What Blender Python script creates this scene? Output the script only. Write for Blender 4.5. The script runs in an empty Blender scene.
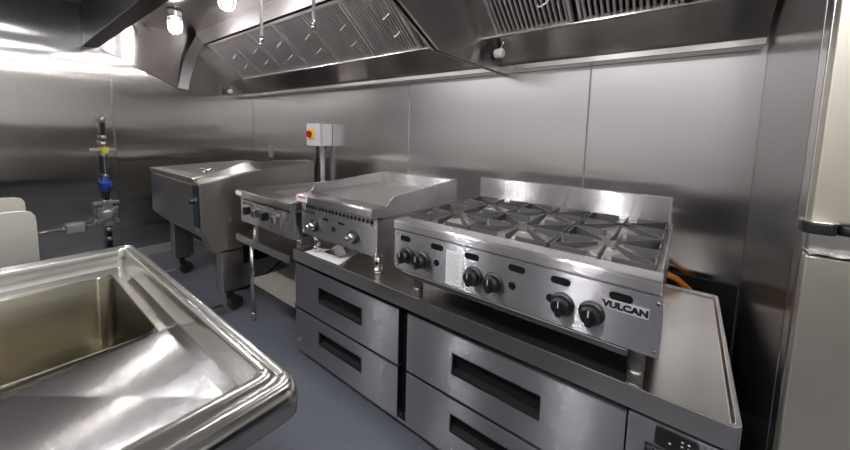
import bpy, bmesh, math, random
from mathutils import Vector, Matrix
random.seed(7)
scene = bpy.context.scene
COL = scene.collection
PI = math.pi

# ------------------------------------------------------------------ camera
cam_data = bpy.data.cameras.new('camera')
cam = bpy.data.objects.new('camera', cam_data)
COL.objects.link(cam)
scene.camera = cam
right = Vector((0.7894, 0.6133, 0.0263))
down = Vector((0.0812, -0.0618, -0.9948))
fwd = Vector((-0.6085, 0.7874, -0.0985)).normalized()
right = (right - fwd * right.dot(fwd)).normalized()
up = right.cross(fwd).normalized()
cam.matrix_world = Matrix((
    (right.x, up.x, -fwd.x, 0), (right.y, up.y, -fwd.y, 0), (right.z, up.z, -fwd.z, 0), (0, 0, 0, 1)))
cam_data.sensor_width = 36
cam_data.lens = 339.79 * 36 / 850
cam_data.shift_y = (168.51 - 225) / 850
cam_data.clip_start = 0.02

# ------------------------------------------------------------------ world and exposure
world = bpy.data.worlds.new('world')
scene.world = world
world.use_nodes = True
world.node_tree.nodes['Background'].inputs[0].default_value = (0.85, 0.9, 1, 1)
world.node_tree.nodes['Background'].inputs[1].default_value = 0.05
scene.view_settings.view_transform = 'Standard'
scene.view_settings.look = 'None'
scene.view_settings.gamma = 1
scene.view_settings.exposure = 0.0
scene.cycles.max_bounces = 12
scene.cycles.glossy_bounces = 8
scene.cycles.diffuse_bounces = 4
scene.cycles.transparent_max_bounces = 12
scene.cycles.sample_clamp_indirect = 6
CEIL_POWER = 95.0     # emission of the ceiling lights
LAMP_POWER = 300.0     # emission of the hood bulbs

# ------------------------------------------------------------------ materials
def newmat(name):
    m = bpy.data.materials.new(name)
    m.use_nodes = True
    nt = m.node_tree
    return m, nt, nt.nodes['Principled BSDF']

def plain(name, col, rough=0.5, metal=0.0, bump=0.0, bscale=60, spec=0.5, var=0.0):
    m, nt, b = newmat(name)
    b.inputs['Base Color'].default_value = (*col, 1)
    b.inputs['Roughness'].default_value = rough
    b.inputs['Metallic'].default_value = metal
    b.inputs['Specular IOR Level'].default_value = spec
    tc = nt.nodes.new('ShaderNodeTexCoord')
    if bump or var:
        n = nt.nodes.new('ShaderNodeTexNoise'); n.inputs['Scale'].default_value = bscale
        n.inputs['Detail'].default_value = 5
        nt.links.new(tc.outputs['Object'], n.inputs['Vector'])
        if bump:
            bp = nt.nodes.new('ShaderNodeBump'); bp.inputs['Strength'].default_value = bump
            bp.inputs['Distance'].default_value = 0.002
            nt.links.new(n.outputs['Fac'], bp.inputs['Height'])
            nt.links.new(bp.outputs['Normal'], b.inputs['Normal'])
        if var:
            r = nt.nodes.new('ShaderNodeMapRange')
            r.inputs['To Min'].default_value = 1 - var; r.inputs['To Max'].default_value = 1 + var
            nt.links.new(n.outputs['Fac'], r.inputs['Value'])
            mx = nt.nodes.new('ShaderNodeMix'); mx.data_type = 'RGBA'; mx.blend_type = 'MULTIPLY'
            mx.inputs['Factor'].default_value = 1
            mx.inputs['A'].default_value = (*col, 1)
            nt.links.new(r.outputs['Result'], mx.inputs['B'])
            nt.links.new(mx.outputs['Result'], b.inputs['Base Color'])
    return m

def steel(name, col=(0.56, 0.545, 0.53), rough=0.28, aniso=0.6, tangent=(0, 0, 1), grain=(1, 60, 60),
          wave=0.0, wscale=1.2, smudge=0.06, brush=0.05, spread=0.0):
    """brushed stainless: highlights stretch along `tangent`, fine grain lines run across it"""
    m, nt, b = newmat(name)
    L = nt.links
    b.inputs['Metallic'].default_value = 1
    b.inputs['Anisotropic'].default_value = aniso
    cx = nt.nodes.new('ShaderNodeCombineXYZ')
    for i in range(3): cx.inputs[i].default_value = tangent[i] + 0.001 * (i + 1)
    L.new(cx.outputs[0], b.inputs['Tangent'])
    tc = nt.nodes.new('ShaderNodeTexCoord')
    geo = nt.nodes.new('ShaderNodeNewGeometry')
    mp = nt.nodes.new('ShaderNodeMapping'); mp.inputs['Scale'].default_value = grain
    L.new(geo.outputs['Position'], mp.inputs['Vector'])
    n1 = nt.nodes.new('ShaderNodeTexNoise'); n1.inputs['Scale'].default_value = 6; n1.inputs['Detail'].default_value = 3
    L.new(mp.outputs[0], n1.inputs['Vector'])
    n2 = nt.nodes.new('ShaderNodeTexNoise'); n2.inputs['Scale'].default_value = 5; n2.inputs['Detail'].default_value = 6
    n2.inputs['Roughness'].default_value = 0.65
    L.new(geo.outputs['Position'], n2.inputs['Vector'])
    # roughness
    a = nt.nodes.new('ShaderNodeMath'); a.operation = 'MULTIPLY_ADD'
    a.inputs[1].default_value = 2 * smudge; a.inputs[2].default_value = rough - smudge
    L.new(n2.outputs['Fac'], a.inputs[0])
    a2 = nt.nodes.new('ShaderNodeMath'); a2.operation = 'MULTIPLY_ADD'
    a2.inputs[1].default_value = 2 * brush
    L.new(n1.outputs['Fac'], a2.inputs[0]); L.new(a.outputs[0], a2.inputs[2])
    L.new(a2.outputs[0], b.inputs['Roughness'])
    # colour
    r = nt.nodes.new('ShaderNodeMapRange'); r.inputs['To Min'].default_value = 0.93; r.inputs['To Max'].default_value = 1.07
    L.new(n1.outputs['Fac'], r.inputs['Value'])
    mx = nt.nodes.new('ShaderNodeMix'); mx.data_type = 'RGBA'; mx.blend_type = 'MULTIPLY'
    mx.inputs['Factor'].default_value = 1; mx.inputs['A'].default_value = (*col, 1)
    L.new(r.outputs['Result'], mx.inputs['B']); L.new(mx.outputs['Result'], b.inputs['Base Color'])
    nsock = None
    if spread:
        # fine parallel scratches: the normal rocks at random along the stretch direction only
        wn = nt.nodes.new('ShaderNodeTexWhiteNoise'); wn.noise_dimensions = '3D'
        sc = nt.nodes.new('ShaderNodeVectorMath'); sc.operation = 'SCALE'; sc.inputs['Scale'].default_value = 3000
        L.new(geo.outputs['Position'], sc.inputs[0]); L.new(sc.outputs[0], wn.inputs['Vector'])
        sx = nt.nodes.new('ShaderNodeSeparateColor'); L.new(wn.outputs['Color'], sx.inputs[0])
        s1 = nt.nodes.new('ShaderNodeMath'); s1.operation = 'ADD'; L.new(sx.outputs[0], s1.inputs[0]); L.new(sx.outputs[1], s1.inputs[1])
        s2 = nt.nodes.new('ShaderNodeMath'); s2.operation = 'ADD'; L.new(s1.outputs[0], s2.inputs[0]); L.new(sx.outputs[2], s2.inputs[1])
        s3 = nt.nodes.new('ShaderNodeMath'); s3.operation = 'MULTIPLY_ADD'; s3.inputs[1].default_value = 2 * spread; s3.inputs[2].default_value = -3 * spread
        L.new(s2.outputs[0], s3.inputs[0])
        tv = nt.nodes.new('ShaderNodeVectorMath'); tv.operation = 'SCALE'; tv.inputs[0].default_value = tangent
        L.new(s3.outputs[0], tv.inputs['Scale'])
        av = nt.nodes.new('ShaderNodeVectorMath'); av.operation = 'ADD'
        L.new(geo.outputs['Normal'], av.inputs[0]); L.new(tv.outputs[0], av.inputs[1])
        nv = nt.nodes.new('ShaderNodeVectorMath'); nv.operation = 'NORMALIZE'; L.new(av.outputs[0], nv.inputs[0])
        nsock = nv.outputs[0]; L.new(nsock, b.inputs['Normal'])
    if wave:
        mw = nt.nodes.new('ShaderNodeMapping'); mw.inputs['Scale'].default_value = (wscale, wscale, wscale * 1.6)
        L.new(geo.outputs['Position'], mw.inputs['Vector'])
        nw = nt.nodes.new('ShaderNodeTexNoise'); nw.inputs['Scale'].default_value = 1.0; nw.inputs['Detail'].default_value = 1.0
        L.new(mw.outputs[0], nw.inputs['Vector'])
        bp = nt.nodes.new('ShaderNodeBump'); bp.inputs['Strength'].default_value = 1.0
        bp.inputs['Distance'].default_value = wave
        L.new(nw.outputs['Fac'], bp.inputs['Height']); L.new(bp.outputs['Normal'], b.inputs['Normal'])
        if nsock: L.new(nsock, bp.inputs['Normal'])
    return m

def emis(name, col, s):
    m, nt, b = newmat(name)
    b.inputs['Base Color'].default_value = (0, 0, 0, 1)
    b.inputs['Emission Color'].default_value = (*col, 1)
    b.inputs['Emission Strength'].default_value = s
    return m

WALLS = steel('wall_steel', (0.66, 0.645, 0.65), 0.18, 0.9, (1, 1, 0), (60, 60, 1), wave=0.008, wscale=0.9, smudge=.015, brush=.01)
WALLL = steel('left_wall_steel', (0.57, 0.555, 0.53), 0.12, 1.0, (0, 1, 0), (60, 60, 1), wave=0.0025, wscale=1.6, smudge=.0, brush=.0, spread=.08)
CEILS = plain('ceiling_grey', (0.20, 0.20, 0.205), 0.6, 0.0, spec=.2)
EQ = steel('equipment_steel', (0.62, 0.605, 0.61), 0.25, 1.0, (0, 0, 1), (1, 60, 90), smudge=.0, brush=.0, spread=.33)
EQD = steel('drawer_steel', (0.55, 0.535, 0.56), 0.27, 1.0, (0, 0, 1), (1, 60, 90), smudge=.0, brush=.0, spread=.38)
TOPS = steel('worktop_steel', (0.73, 0.70, 0.655), 0.20, 0.8, (0, 1, 0), (1, 90, 60), smudge=0.05, brush=.02)
SINKS = steel('sink_steel', (0.60, 0.59, 0.55), 0.18, 0.5, (0, 1, 0), (60, 2, 60), smudge=0.04, brush=.02)
DRAINB = steel('drainboard_steel', (0.52, 0.51, 0.50), 0.21, 1.0, (0, 1, 0), (1, 60, 60), smudge=0, brush=0, spread=.12)
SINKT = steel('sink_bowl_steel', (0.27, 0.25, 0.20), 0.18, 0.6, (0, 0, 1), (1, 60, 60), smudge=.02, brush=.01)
HOODS = steel('hood_steel', (0.56, 0.54, 0.53), 0.22, 1.0, (0, 0, 1), (60, 60, 1), smudge=.0, brush=.0, spread=.15)
BAND = steel('hood_band_steel', (0.50, 0.475, 0.485), 0.50, 0.3, (0, 0, 1), (60, 60, 1), smudge=.02, brush=.01)
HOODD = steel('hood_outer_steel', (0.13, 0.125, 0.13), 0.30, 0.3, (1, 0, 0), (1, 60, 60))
FILT = steel('filter_steel', (0.68, 0.635, 0.65), 0.40, 0.3, (1, 0, 0), (60, 1, 1))
PANS = steel('pan_steel', (0.53, 0.505, 0.475), 0.30, 0.8, (0, 0, 1), (1, 60, 60), smudge=.04, brush=.02)
FRG = steel('fridge_side_steel', (0.46, 0.455, 0.45), 0.25, 0.8, (0, 1, 0), (60, 60, 1), smudge=.02, brush=.01)
FRDOOR = plain('fridge_door_film', (0.66, 0.62, 0.53), 0.38, 0.85, 0.1, 12, var=.05)
FRD = plain('film_coated_steel', (0.82, 0.785, 0.70), 0.42, 0.75, 0.15, 12, var=.06)
CHROME = plain('chrome', (0.75, 0.74, 0.72), 0.12, 1.0)
BRIGHT = plain('bright_steel', (0.72, 0.70, 0.67), 0.25, 1.0)
GRIDTOP = steel('griddle_plate_steel', (0.60, 0.58, 0.56), 0.36, 0.3, (0, 1, 0), (1, 60, 60), smudge=0.12)
IRON = plain('cast_iron', (0.13, 0.127, 0.123), 0.5, 0.5, 0.4, 200)
IRONL = plain('burner_cast', (0.50, 0.49, 0.47), 0.5, 0.6, 0.5, 150)
BLACK = plain('black_plastic', (0.012, 0.012, 0.013), 0.35)
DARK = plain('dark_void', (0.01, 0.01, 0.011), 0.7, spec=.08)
ALU = plain('cast_aluminium', (.45, .45, .44), .35, .85)
RUBBER = plain('black_rubber', (0.02, 0.02, 0.02), 0.7)
WHITEP = plain('white_plastic', (0.82, 0.81, 0.80), 0.45)
CREAM = plain('cream_wall_panel', (0.80, 0.785, 0.76), 0.5, 0, 0.1, 30)
PAPER = plain('paper', (0.90, 0.89, 0.88), 0.8, var=0.08, bscale=14)
PRINT = plain('print_grey', (0.30, 0.30, 0.30), 0.8)
PRINTR = plain('print_red', (0.55, 0.05, 0.04), 0.6)
RED = plain('red_plastic', (0.42, 0.015, 0.01), 0.35)
YELLOW = plain('yellow_plastic', (0.85, 0.52, 0.03), 0.4)
YELLOWD = plain('yellow_paint', (0.55, 0.50, 0.05), 0.45)
BLUE = plain('blue_paint', (0.02, 0.05, 0.30), 0.4)
ORANGE = plain('orange_hose', (0.80, 0.26, 0.02), 0.45)
GREYM = plain('grey_paint_metal', (0.33, 0.33, 0.34), 0.5, 0.3)
GALV = plain('galvanised_steel', (0.52, 0.49, 0.44), 0.42, 1.0, 0, 8, var=0.12)
CTRL = plain('control_blue_black', (0.012, 0.02, 0.035), 0.3)
FILM = plain('clear_film', (0.75, 0.74, 0.70), 0.15, 0.6, 1.0, 60)
TUBE = emis('tube_light', (0.96, 0.96, 1.0), CEIL_POWER)
BULB = emis('bulb_light', (1.0, 0.96, 0.95), LAMP_POWER)

def glassmat():
    m = bpy.data.materials.new('jar_glass'); m.use_nodes = True
    nt = m.node_tree; nt.nodes.clear()
    o = nt.nodes.new('ShaderNodeOutputMaterial')
    mix = nt.nodes.new('ShaderNodeMixShader'); t = nt.nodes.new('ShaderNodeBsdfTransparent')
    g = nt.nodes.new('ShaderNodeBsdfGlossy'); g.inputs['Roughness'].default_value = 0.1
    f = nt.nodes.new('ShaderNodeFresnel'); f.inputs['IOR'].default_value = 1.6
    t.inputs[0].default_value = (0.93, 0.93, 0.93, 1)
    nt.links.new(f.outputs[0], mix.inputs[0]); nt.links.new(t.outputs[0], mix.inputs[1])
    nt.links.new(g.outputs[0], mix.inputs[2]); nt.links.new(mix.outputs[0], o.inputs[0])
    return m
GLASS = glassmat()
FRAMEM = plain('filter_frame_steel', (.66, .63, .64), .45, .8)
LEGD = plain('dull_leg_steel', (.25, .245, .24), .4, 1.0)
PLATE = plain('logo_plate_silver', (.62, .61, .62), .45, .35)
SHELF = plain('dull_beige_shelf', (.46, .42, .36), .5, .4, 0, 10, var=.1)
STRIPE = plain('handle_sill_steel', (.16, .155, .16), .45, 1.0)

def floormat():
    m, nt, b = newmat('floor_vinyl')
    L = nt.links
    geo = nt.nodes.new('ShaderNodeNewGeometry')
    n = nt.nodes.new('ShaderNodeTexNoise'); n.inputs['Scale'].default_value = 40; n.inputs['Detail'].default_value = 6
    L.new(geo.outputs['Position'], n.inputs['Vector'])
    cr = nt.nodes.new('ShaderNodeValToRGB')
    cr.color_ramp.elements[0].color = (0.092, 0.099, 0.117, 1); cr.color_ramp.elements[1].color = (0.128, 0.137, 0.16, 1)
    L.new(n.outputs['Fac'], cr.inputs[0])
    L.new(cr.outputs[0], b.inputs['Base Color'])
    b.inputs['Roughness'].default_value = 0.42
    bp = nt.nodes.new('ShaderNodeBump'); bp.inputs['Strength'].default_value = 0.15; bp.inputs['Distance'].default_value = 0.001
    n3 = nt.nodes.new('ShaderNodeTexNoise'); n3.inputs['Scale'].default_value = 180
    L.new(geo.outputs['Position'], n3.inputs['Vector'])
    L.new(n3.outputs['Fac'], bp.inputs['Height']); L.new(bp.outputs['Normal'], b.inputs['Normal'])
    return m
FLOOR = floormat()

# ------------------------------------------------------------------ mesh helpers
class MB:
    """collects shapes into one bmesh; coordinates are world coordinates"""
    def __init__(s): s.bm = bmesh.new()
    def box(s, x0, x1, y0, y1, z0, z1, bev=0.0, seg=2):
        b = bmesh.new()
        bmesh.ops.create_cube(b, size=1)
        for v in b.verts:
            v.co = Vector(((x0 + x1) / 2 + v.co.x * (x1 - x0), (y0 + y1) / 2 + v.co.y * (y1 - y0), (z0 + z1) / 2 + v.co.z * (z1 - z0)))
        if bev:
            bmesh.ops.bevel(b, geom=b.edges[:], offset=bev, segments=seg, affect='EDGES', profile=0.5)
        s.add(b); return s
    def add(s, b):
        me = bpy.data.meshes.new('t'); b.to_mesh(me); b.free(); s.bm.from_mesh(me); bpy.data.meshes.remove(me)
    def prism(s, pts, axis, a0, a1, bev=0.0):
        """pts: 2D outline in the other two axes (x:(y,z), y:(x,z), z:(x,y)), extruded from a0 to a1"""
        b = bmesh.new()
        def mk(p, a):
            return {'x': (a, p[0], p[1]), 'y': (p[0], a, p[1]), 'z': (p[0], p[1], a)}[axis]
        v0 = [b.verts.new(mk(p, a0)) for p in pts]; v1 = [b.verts.new(mk(p, a1)) for p in pts]
        n = len(pts)
        b.faces.new(v0); b.faces.new(v1[::-1])
        for i in range(n): b.faces.new((v0[i], v1[i], v1[(i + 1) % n], v0[(i + 1) % n]))
        bmesh.ops.recalc_face_normals(b, faces=b.faces)
        if bev: bmesh.ops.bevel(b, geom=b.edges[:], offset=bev, segments=2, affect='EDGES', profile=0.5)
        s.add(b); return s
    def tube(s, pts, r, n=12, caps=True):
        pts = [Vector(p) for p in pts]
        rs = r if isinstance(r, (list, tuple)) else [r] * len(pts)
        rings = []
        prev = None
        for i, p in enumerate(pts):
            if i == 0: d = pts[1] - p
            elif i == len(pts) - 1: d = p - pts[i - 1]
            else: d = (pts[i + 1] - p).normalized() + (p - pts[i - 1]).normalized()
            if d.length < 1e-9: d = prev_d
            d.normalize(); prev_d = d
            if prev is None:
                a = d.orthogonal().normalized()
            else:
                a = (prev - d * prev.dot(d)).normalized()
            prev = a
            c = d.cross(a)
            rings.append([s.bm.verts.new(p + (a * math.cos(2 * PI * k / n) + c * math.sin(2 * PI * k / n)) * rs[i]) for k in range(n)])
        for i in range(len(rings) - 1):
            for k in range(n):
                f = s.bm.faces.new((rings[i][k], rings[i][(k + 1) % n], rings[i + 1][(k + 1) % n], rings[i + 1][k])); f.smooth = True
        if caps:
            s.bm.faces.new(rings[0][::-1]); s.bm.faces.new(rings[-1])
        return s
    def lathe(s, prof, c, axis=(0, 0, 1), n=24):
        """prof: list of (r, h) along axis from point c"""
        ax = Vector(axis).normalized(); c = Vector(c)
        a = ax.orthogonal().normalized(); b2 = ax.cross(a)
        rings = []
        for r, h in prof:
            rings.append([s.bm.verts.new(c + ax * h + (a * math.cos(2 * PI * k / n) + b2 * math.sin(2 * PI * k / n)) * max(r, 1e-5)) for k in range(n)])
        for i in range(len(rings) - 1):
            sm = abs(prof[i][0] - prof[i + 1][0]) < 0.6 * abs(prof[i][1] - prof[i + 1][1]) + 1e-9
            for k in range(n):
                f = s.bm.faces.new((rings[i][k], rings[i][(k + 1) % n], rings[i + 1][(k + 1) % n], rings[i + 1][k])); f.smooth = sm
        s.bm.faces.new(rings[0][::-1]); s.bm.faces.new(rings[-1])
        return s
    def ring(s, c, axis, R, r, n=20, m=8):
        ax = Vector(axis).normalized(); a = ax.orthogonal().normalized(); b2 = ax.cross(a); c = Vector(c)
        V = []
        for i in range(n):
            t = 2 * PI * i / n; d = a * math.cos(t) + b2 * math.sin(t)
            V.append([s.bm.verts.new(c + d * (R + r * math.cos(2 * PI * j / m)) + ax * r * math.sin(2 * PI * j / m)) for j in range(m)])
        for i in range(n):
            for j in range(m):
                f = s.bm.faces.new((V[i][j], V[(i + 1) % n][j], V[(i + 1) % n][(j + 1) % m], V[i][(j + 1) % m])); f.smooth = True
        return s
    def poly(s, pts, smooth=False):
        f = s.bm.faces.new([s.bm.verts.new(p) for p in pts]); f.smooth = smooth; return s
    def build(s, name, mat, parent=None, org=None, recalc=True):
        if recalc: bmesh.ops.recalc_face_normals(s.bm, faces=s.bm.faces)
        o = Vector((0, 0, 0))
        if parent is not None:
            p = parent
            while p is not None:
                o += p.location; p = p.parent
        elif org is not None: o = Vector(org)
        else:
            xs = [v.co for v in s.bm.verts]
            o = Vector(((min(v.x for v in xs) + max(v.x for v in xs)) / 2, (min(v.y for v in xs) + max(v.y for v in xs)) / 2, min(v.z for v in xs)))
        for v in s.bm.verts: v.co -= o
        me = bpy.data.meshes.new(name); s.bm.to_mesh(me); s.bm.free()
        me.materials.append(mat)
        ob = bpy.data.objects.new(name, me); COL.objects.link(ob)
        if parent is not None: ob.parent = parent
        else: ob.location = o
        return ob

def rrect(x0, x1, y0, y1, r, n=5):
    out = []
    for cx, cy, a0 in ((x1 - r, y1 - r, 0), (x0 + r, y1 - r, 90), (x0 + r, y0 + r, 180), (x1 - r, y0 + r, 270)):
        for k in range(n + 1):
            a = math.radians(a0 + 90 * k / n)
            out.append((cx + r * math.cos(a), cy + r * math.sin(a)))
    return out

def tag(o, label, cat, group=None):
    o['label'] = label; o['category'] = cat
    if group: o['group'] = group
    return o
def thing(name, loc, label, cat, group=None):
    o = bpy.data.objects.new(name, None); COL.objects.link(o)
    o.location = loc; o.empty_display_size = 0.05
    return tag(o, label, cat, group)
def struct(o): o['kind'] = 'structure'; return o
def copy_tree(o, parent=None):
    c = o.copy(); COL.objects.link(c)
    if parent is not None: c.parent = parent
    for ch in list(o.children): copy_tree(ch, c)
    return c
def text_mesh(name, txt, size, mat, parent, origin, xdir=(1, 0, 0), ydir=(0, 0, 1), ext=0.0006, stretch=1.0, bold=0.0, align='CENTER'):
    cu = bpy.data.curves.new(name + '_c', 'FONT'); cu.body = txt; cu.size = size; cu.extrude = ext; cu.offset = bold
    cu.align_x = align; cu.align_y = 'CENTER'; cu.resolution_u = 3
    tmp = bpy.data.objects.new('tmp', cu); COL.objects.link(tmp)
    dg = bpy.context.evaluated_depsgraph_get(); me = bpy.data.meshes.new_from_object(tmp.evaluated_get(dg))
    bpy.data.objects.remove(tmp); bpy.data.curves.remove(cu)
    X = Vector(xdir); Y = Vector(ydir); Z = X.cross(Y)
    o = Vector(origin); q = parent
    while q is not None:
        o = o - q.location; q = q.parent
    for v in me.vertices: v.co = o + X * v.co.x * stretch + Y * v.co.y + Z * v.co.z
    me.materials.clear(); me.materials.append(mat); me.name = name
    ob = bpy.data.objects.new(name, me); COL.objects.link(ob); ob.parent = parent
    return ob

# ------------------------------------------------------------------ room
XL, XR, YB, YF, ZF, ZC = -4.30, 2.20, 2.05, -0.55, -1.31, 1.06
struct(MB().box(XL - .1, XR + .1, YF - .1, YB + .1, ZF - .1, ZF).build('floor', FLOOR))
struct(MB().box(XL - .1, XR + .1, YF - .1, YB + .1, ZC, ZC + .1).build('ceiling', CEILS))
struct(MB().box(XL - .1, XL, YF - .1, YB + .1, ZF, ZC).build('wall_left', WALLL))
struct(MB().box(XL, XR, YB, YB + .1, ZF, ZC).build('wall_back', WALLS))
struct(MB().box(XL, XR, YF - .1, YF, ZF, ZC).build('wall_front', CREAM))
struct(MB().box(XR, XR + .1, YF - .1, YB + .1, ZF, ZC).build('wall_right', CREAM))
struct(MB().box(XL, XL + .012, YF, YB - .001, ZF, ZF + .10, .003).build('baseboard_left', GREYM))
struct(MB().box(XL + .012, XR, YB - .012, YB, ZF, ZF + .10, .003).build('baseboard_back', GREYM))
struct(MB().box(XL + .002, XR - .002, YF, YF + .02, ZF, -.56, .002).build('trim_6', plain('added_shade_panel', (.018, .018, .019), .7, spec=.15)))  # dark board added on the unseen front wall, darkens the back wall's reflections
struct(MB().box(XL + .002, XR - .002, YF, YF + .03, -.555, -.525, .004).build('trim_7', BRIGHT))  # bright strip added out of view, to reflect as a line in the back wall
struct(MB().box(XR - .02, XR - .001, YF + .04, YB - .002, ZF, -.05, .002).build('trim_8', bpy.data.materials['added_shade_panel']))  # dark board added out of view, keeps the left wall's lower reflections dark
struct(MB().box(XL + .02, .225, YB - .014, YB - .0005, ZF + .101, -.645, .001).build('trim_9', bpy.data.materials['added_shade_panel']))  # near-black board standing in for the shade below counter height
# panel joints: slim cover strips
def joint(n, box):
    struct(MB().box(*box, .001).build('trim_%d' % n, EQ if n in (3, 4) else FRG))
joint(1, (XL, XL + .004, .742, .758, ZF + .1, ZC))
joint(2, (XL, XL + .004, -.47, -.455, ZF + .1, ZC))
joint(3, (-1.756, -1.751, YB - .003, YB, ZF + .1, ZC))
joint(4, (-.460, -.452, YB - .004, YB, ZF + .1, ZC))
joint(5, (XL, XL + .006, YB - .006, YB, ZF + .1, ZC))

# ------------------------------------------------------------------ ceiling lights
first = None
for i, (x, where) in enumerate(((-.60, 'over the right half of the drawer base'), (-1.68, 'over the left half of the drawer base'), (-2.80, 'added as fill over the aisle beside the broiler'), (.55, 'in front of the refrigerator'), (1.55, 'farthest right, past the refrigerator'))):  # the light beside the broiler is added, to brighten the left drawers
    lab = 'square white ceiling light ' + where
    if first is None:
        t = thing('ceiling_light', (x, -.35, ZC), lab, 'ceiling light', 'square lights along the aisle ceiling')
        MB().box(x - .13, x + .13, -.48, -.22, ZC - .03, ZC, .004).build('housing', WHITEP, t)
        MB().box(x - .11, x + .11, -.46, -.24, ZC - .042, ZC - .0305, .005).build('diffuser', TUBE, t)
        first = t
    else:
        t = copy_tree(first); t.location = (x, -.35, ZC); t['label'] = lab

# ------------------------------------------------------------------ exhaust hoods
FB = (1.78, .565); FT = (1.42, .852)      # filter bank bottom and top edge (Y, Z)
ends_prof = [(2.045, .396), (1.319, .396), (.674, .705), (.574, .705), (.574, 1.058), (2.045, 1.058)]
def hood(x0, x1, label, left_blank, right_blank, right_end=True):
    t = thing('exhaust_hood', ((x0 + x1) / 2, 1.3, .396), label, 'exhaust hood', 'exhaust hoods')
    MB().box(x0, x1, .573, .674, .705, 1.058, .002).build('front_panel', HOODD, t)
    MB().prism(ends_prof, 'x', x0 - .001, x0 + .012).build('end_panel', HOODS, t)
    if right_end: MB().prism(ends_prof, 'x', x1 - .012, x1 + .001).build('end_panel', HOODS, t)
    a, b = x0 + .013, x1 - .013
    MB().box(a, b, .675, 1.42, .992, 1.0).build('top_panel', HOODS, t)
    # vertical strip above the filters
    m = MB().prism([(-4.15 if x0 < -2 else a, .992), (-3.94 if x0 < -2 else a, .856), (b, .856), (b, .992)], 'y', 1.406, 1.414)
    m.build('upper_band', BAND, t)
    # rear trough: sloped splash from the wall gutter up to the filters
    MB().prism([(2.04, .405), (1.962, .405), (1.962, .428), (1.772, .553), (1.790, .566), (2.04, .60)], 'x', a, b).build('rear_plenum', HOODS, t)
    m = MB().box(a, b, 1.948, 2.04, .397, .404, .001)
    m.box(a, b, 1.942, 1.949, .397, .426, .002)
    x = a + .3
    while x < b:
        m.tube([(x, 1.94, .412), (x, 1.946, .412)], .006, 8); x += .55
    m.build('grease_gutter', BRIGHT, t)
    ra = left_blank if left_blank and x0 < -2 else a
    MB().box(ra, b, 1.742, 1.772, .541, .549, .001).build('filter_rail', BRIGHT, t)
    if x0 < -2: MB().prism([(FB[0] - .012, FB[1] - .010), (FT[0] - .004, FT[1] - .004), (FT[0], FT[1] + .002), (FB[0], FB[1] - .003)], 'x', left_blank - .034, left_blank + .004).build('end_strip', BRIGHT, t)
    # blank plates beside the filters, in their slope
    def blank(xa, xb):
        MB().prism([(FB[0], FB[1] - .004), (FT[0], FT[1] - .0), (FT[0] + .006, FT[1] + .008), (FB[0] + .006, FB[1] + .004)], 'x', xa, xb).build('blank_panel', HOODS, t)
    if left_blank: blank(a, left_blank)
    if right_blank: blank(right_blank, b)
    return t
h1 = hood(-4.287, -.985, 'long stainless exhaust hood over the braising pan and griddle', -3.875, -1.40)
h2 = hood(-.965, .225, 'shorter stainless exhaust hood over the six burner range beside the refrigerator', -.89, -.035, False)
# curved flange sweeping from the band down to the left end panel
m = MB()
oL = [(-4.15, 1.42, .99), (-4.20, 1.339, .791), (-4.24, 1.308, .669), (-4.265, 1.271, .461), (-4.268, 1.262, .42)]
iL = [(-3.94, 1.413, .862), (-4.05, 1.397, .775), (-4.14, 1.385, .672), (-4.22, 1.358, .50), (-4.25, 1.354, .41)]
for i in range(4): m.poly([oL[i], iL[i], iL[i + 1], oL[i + 1]], True)
bmesh.ops.remove_doubles(m.bm, verts=m.bm.verts, dist=.0005)
m.build('curved_flange', BAND, h1)

# one baffle filter, copied
fl_len = math.hypot(FB[0] - FT[0], FB[1] - FT[1]); tilt = math.atan2(FT[1] - FB[1], FB[0] - FT[0])
def make_filter():
    """local frame: x across, y up the slope, z towards the room; origin at bottom left"""
    root = bpy.data.objects.new('grease_filter', None); COL.objects.link(root); root.empty_display_size = .05
    W, Hh = .398, fl_len - .01
    m = MB()
    m.box(0, .014, 0, Hh, -.03, .004, .001); m.box(W - .014, W, 0, Hh, -.03, .004, .001)
    m.box(.014, W - .014, 0, .014, -.03, .004, .001); m.box(.014, W - .014, Hh - .014, Hh, -.03, .004, .001)
    f = m.build('frame', FRAMEM, root)
    m = MB(); n = 15; p = (W - .028) / n
    for i in range(n):
        x = .014 + p * (i + .22)
        m.prism([(x, -.012), (x + p * .12, -.002), (x + p * .48, -.002), (x + p * .6, -.012), (x + p * .52, -.012), (x + p * .44, -.005), (x + p * .14, -.005), (x + p * .06, -.012)], 'y', .012, Hh - .012)
    m.build('baffle_set', FILT, root)
    MB().box(.012, W - .012, .012, Hh - .012, -.03, -.026).build('rear_plate', DARK, root)
    for sx, yy in ((.29, .15), (.29, .28)):
        m = MB(); pts = []
        for k in range(9):
            a = PI * k / 8
            pts.append((sx + .030 * math.cos(a), yy + .010 * math.cos(a), .004 + .034 * math.sin(a)))
        m.tube(pts, .0038, 6)
        m.build('handle', WHITEP, root)
    return root
filt = make_filter()
ang = PI - tilt
# axes: x -> world X, y -> up the slope (towards -Y,+Z), z -> down/forward normal
ydir = Vector((0, FT[0] - FB[0], FT[1] - FB[1])).normalized()
zdir = Vector((0, ydir.z, -ydir.y)); zdir = Vector((0, -abs(zdir.y), -abs(zdir.z)))
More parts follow.
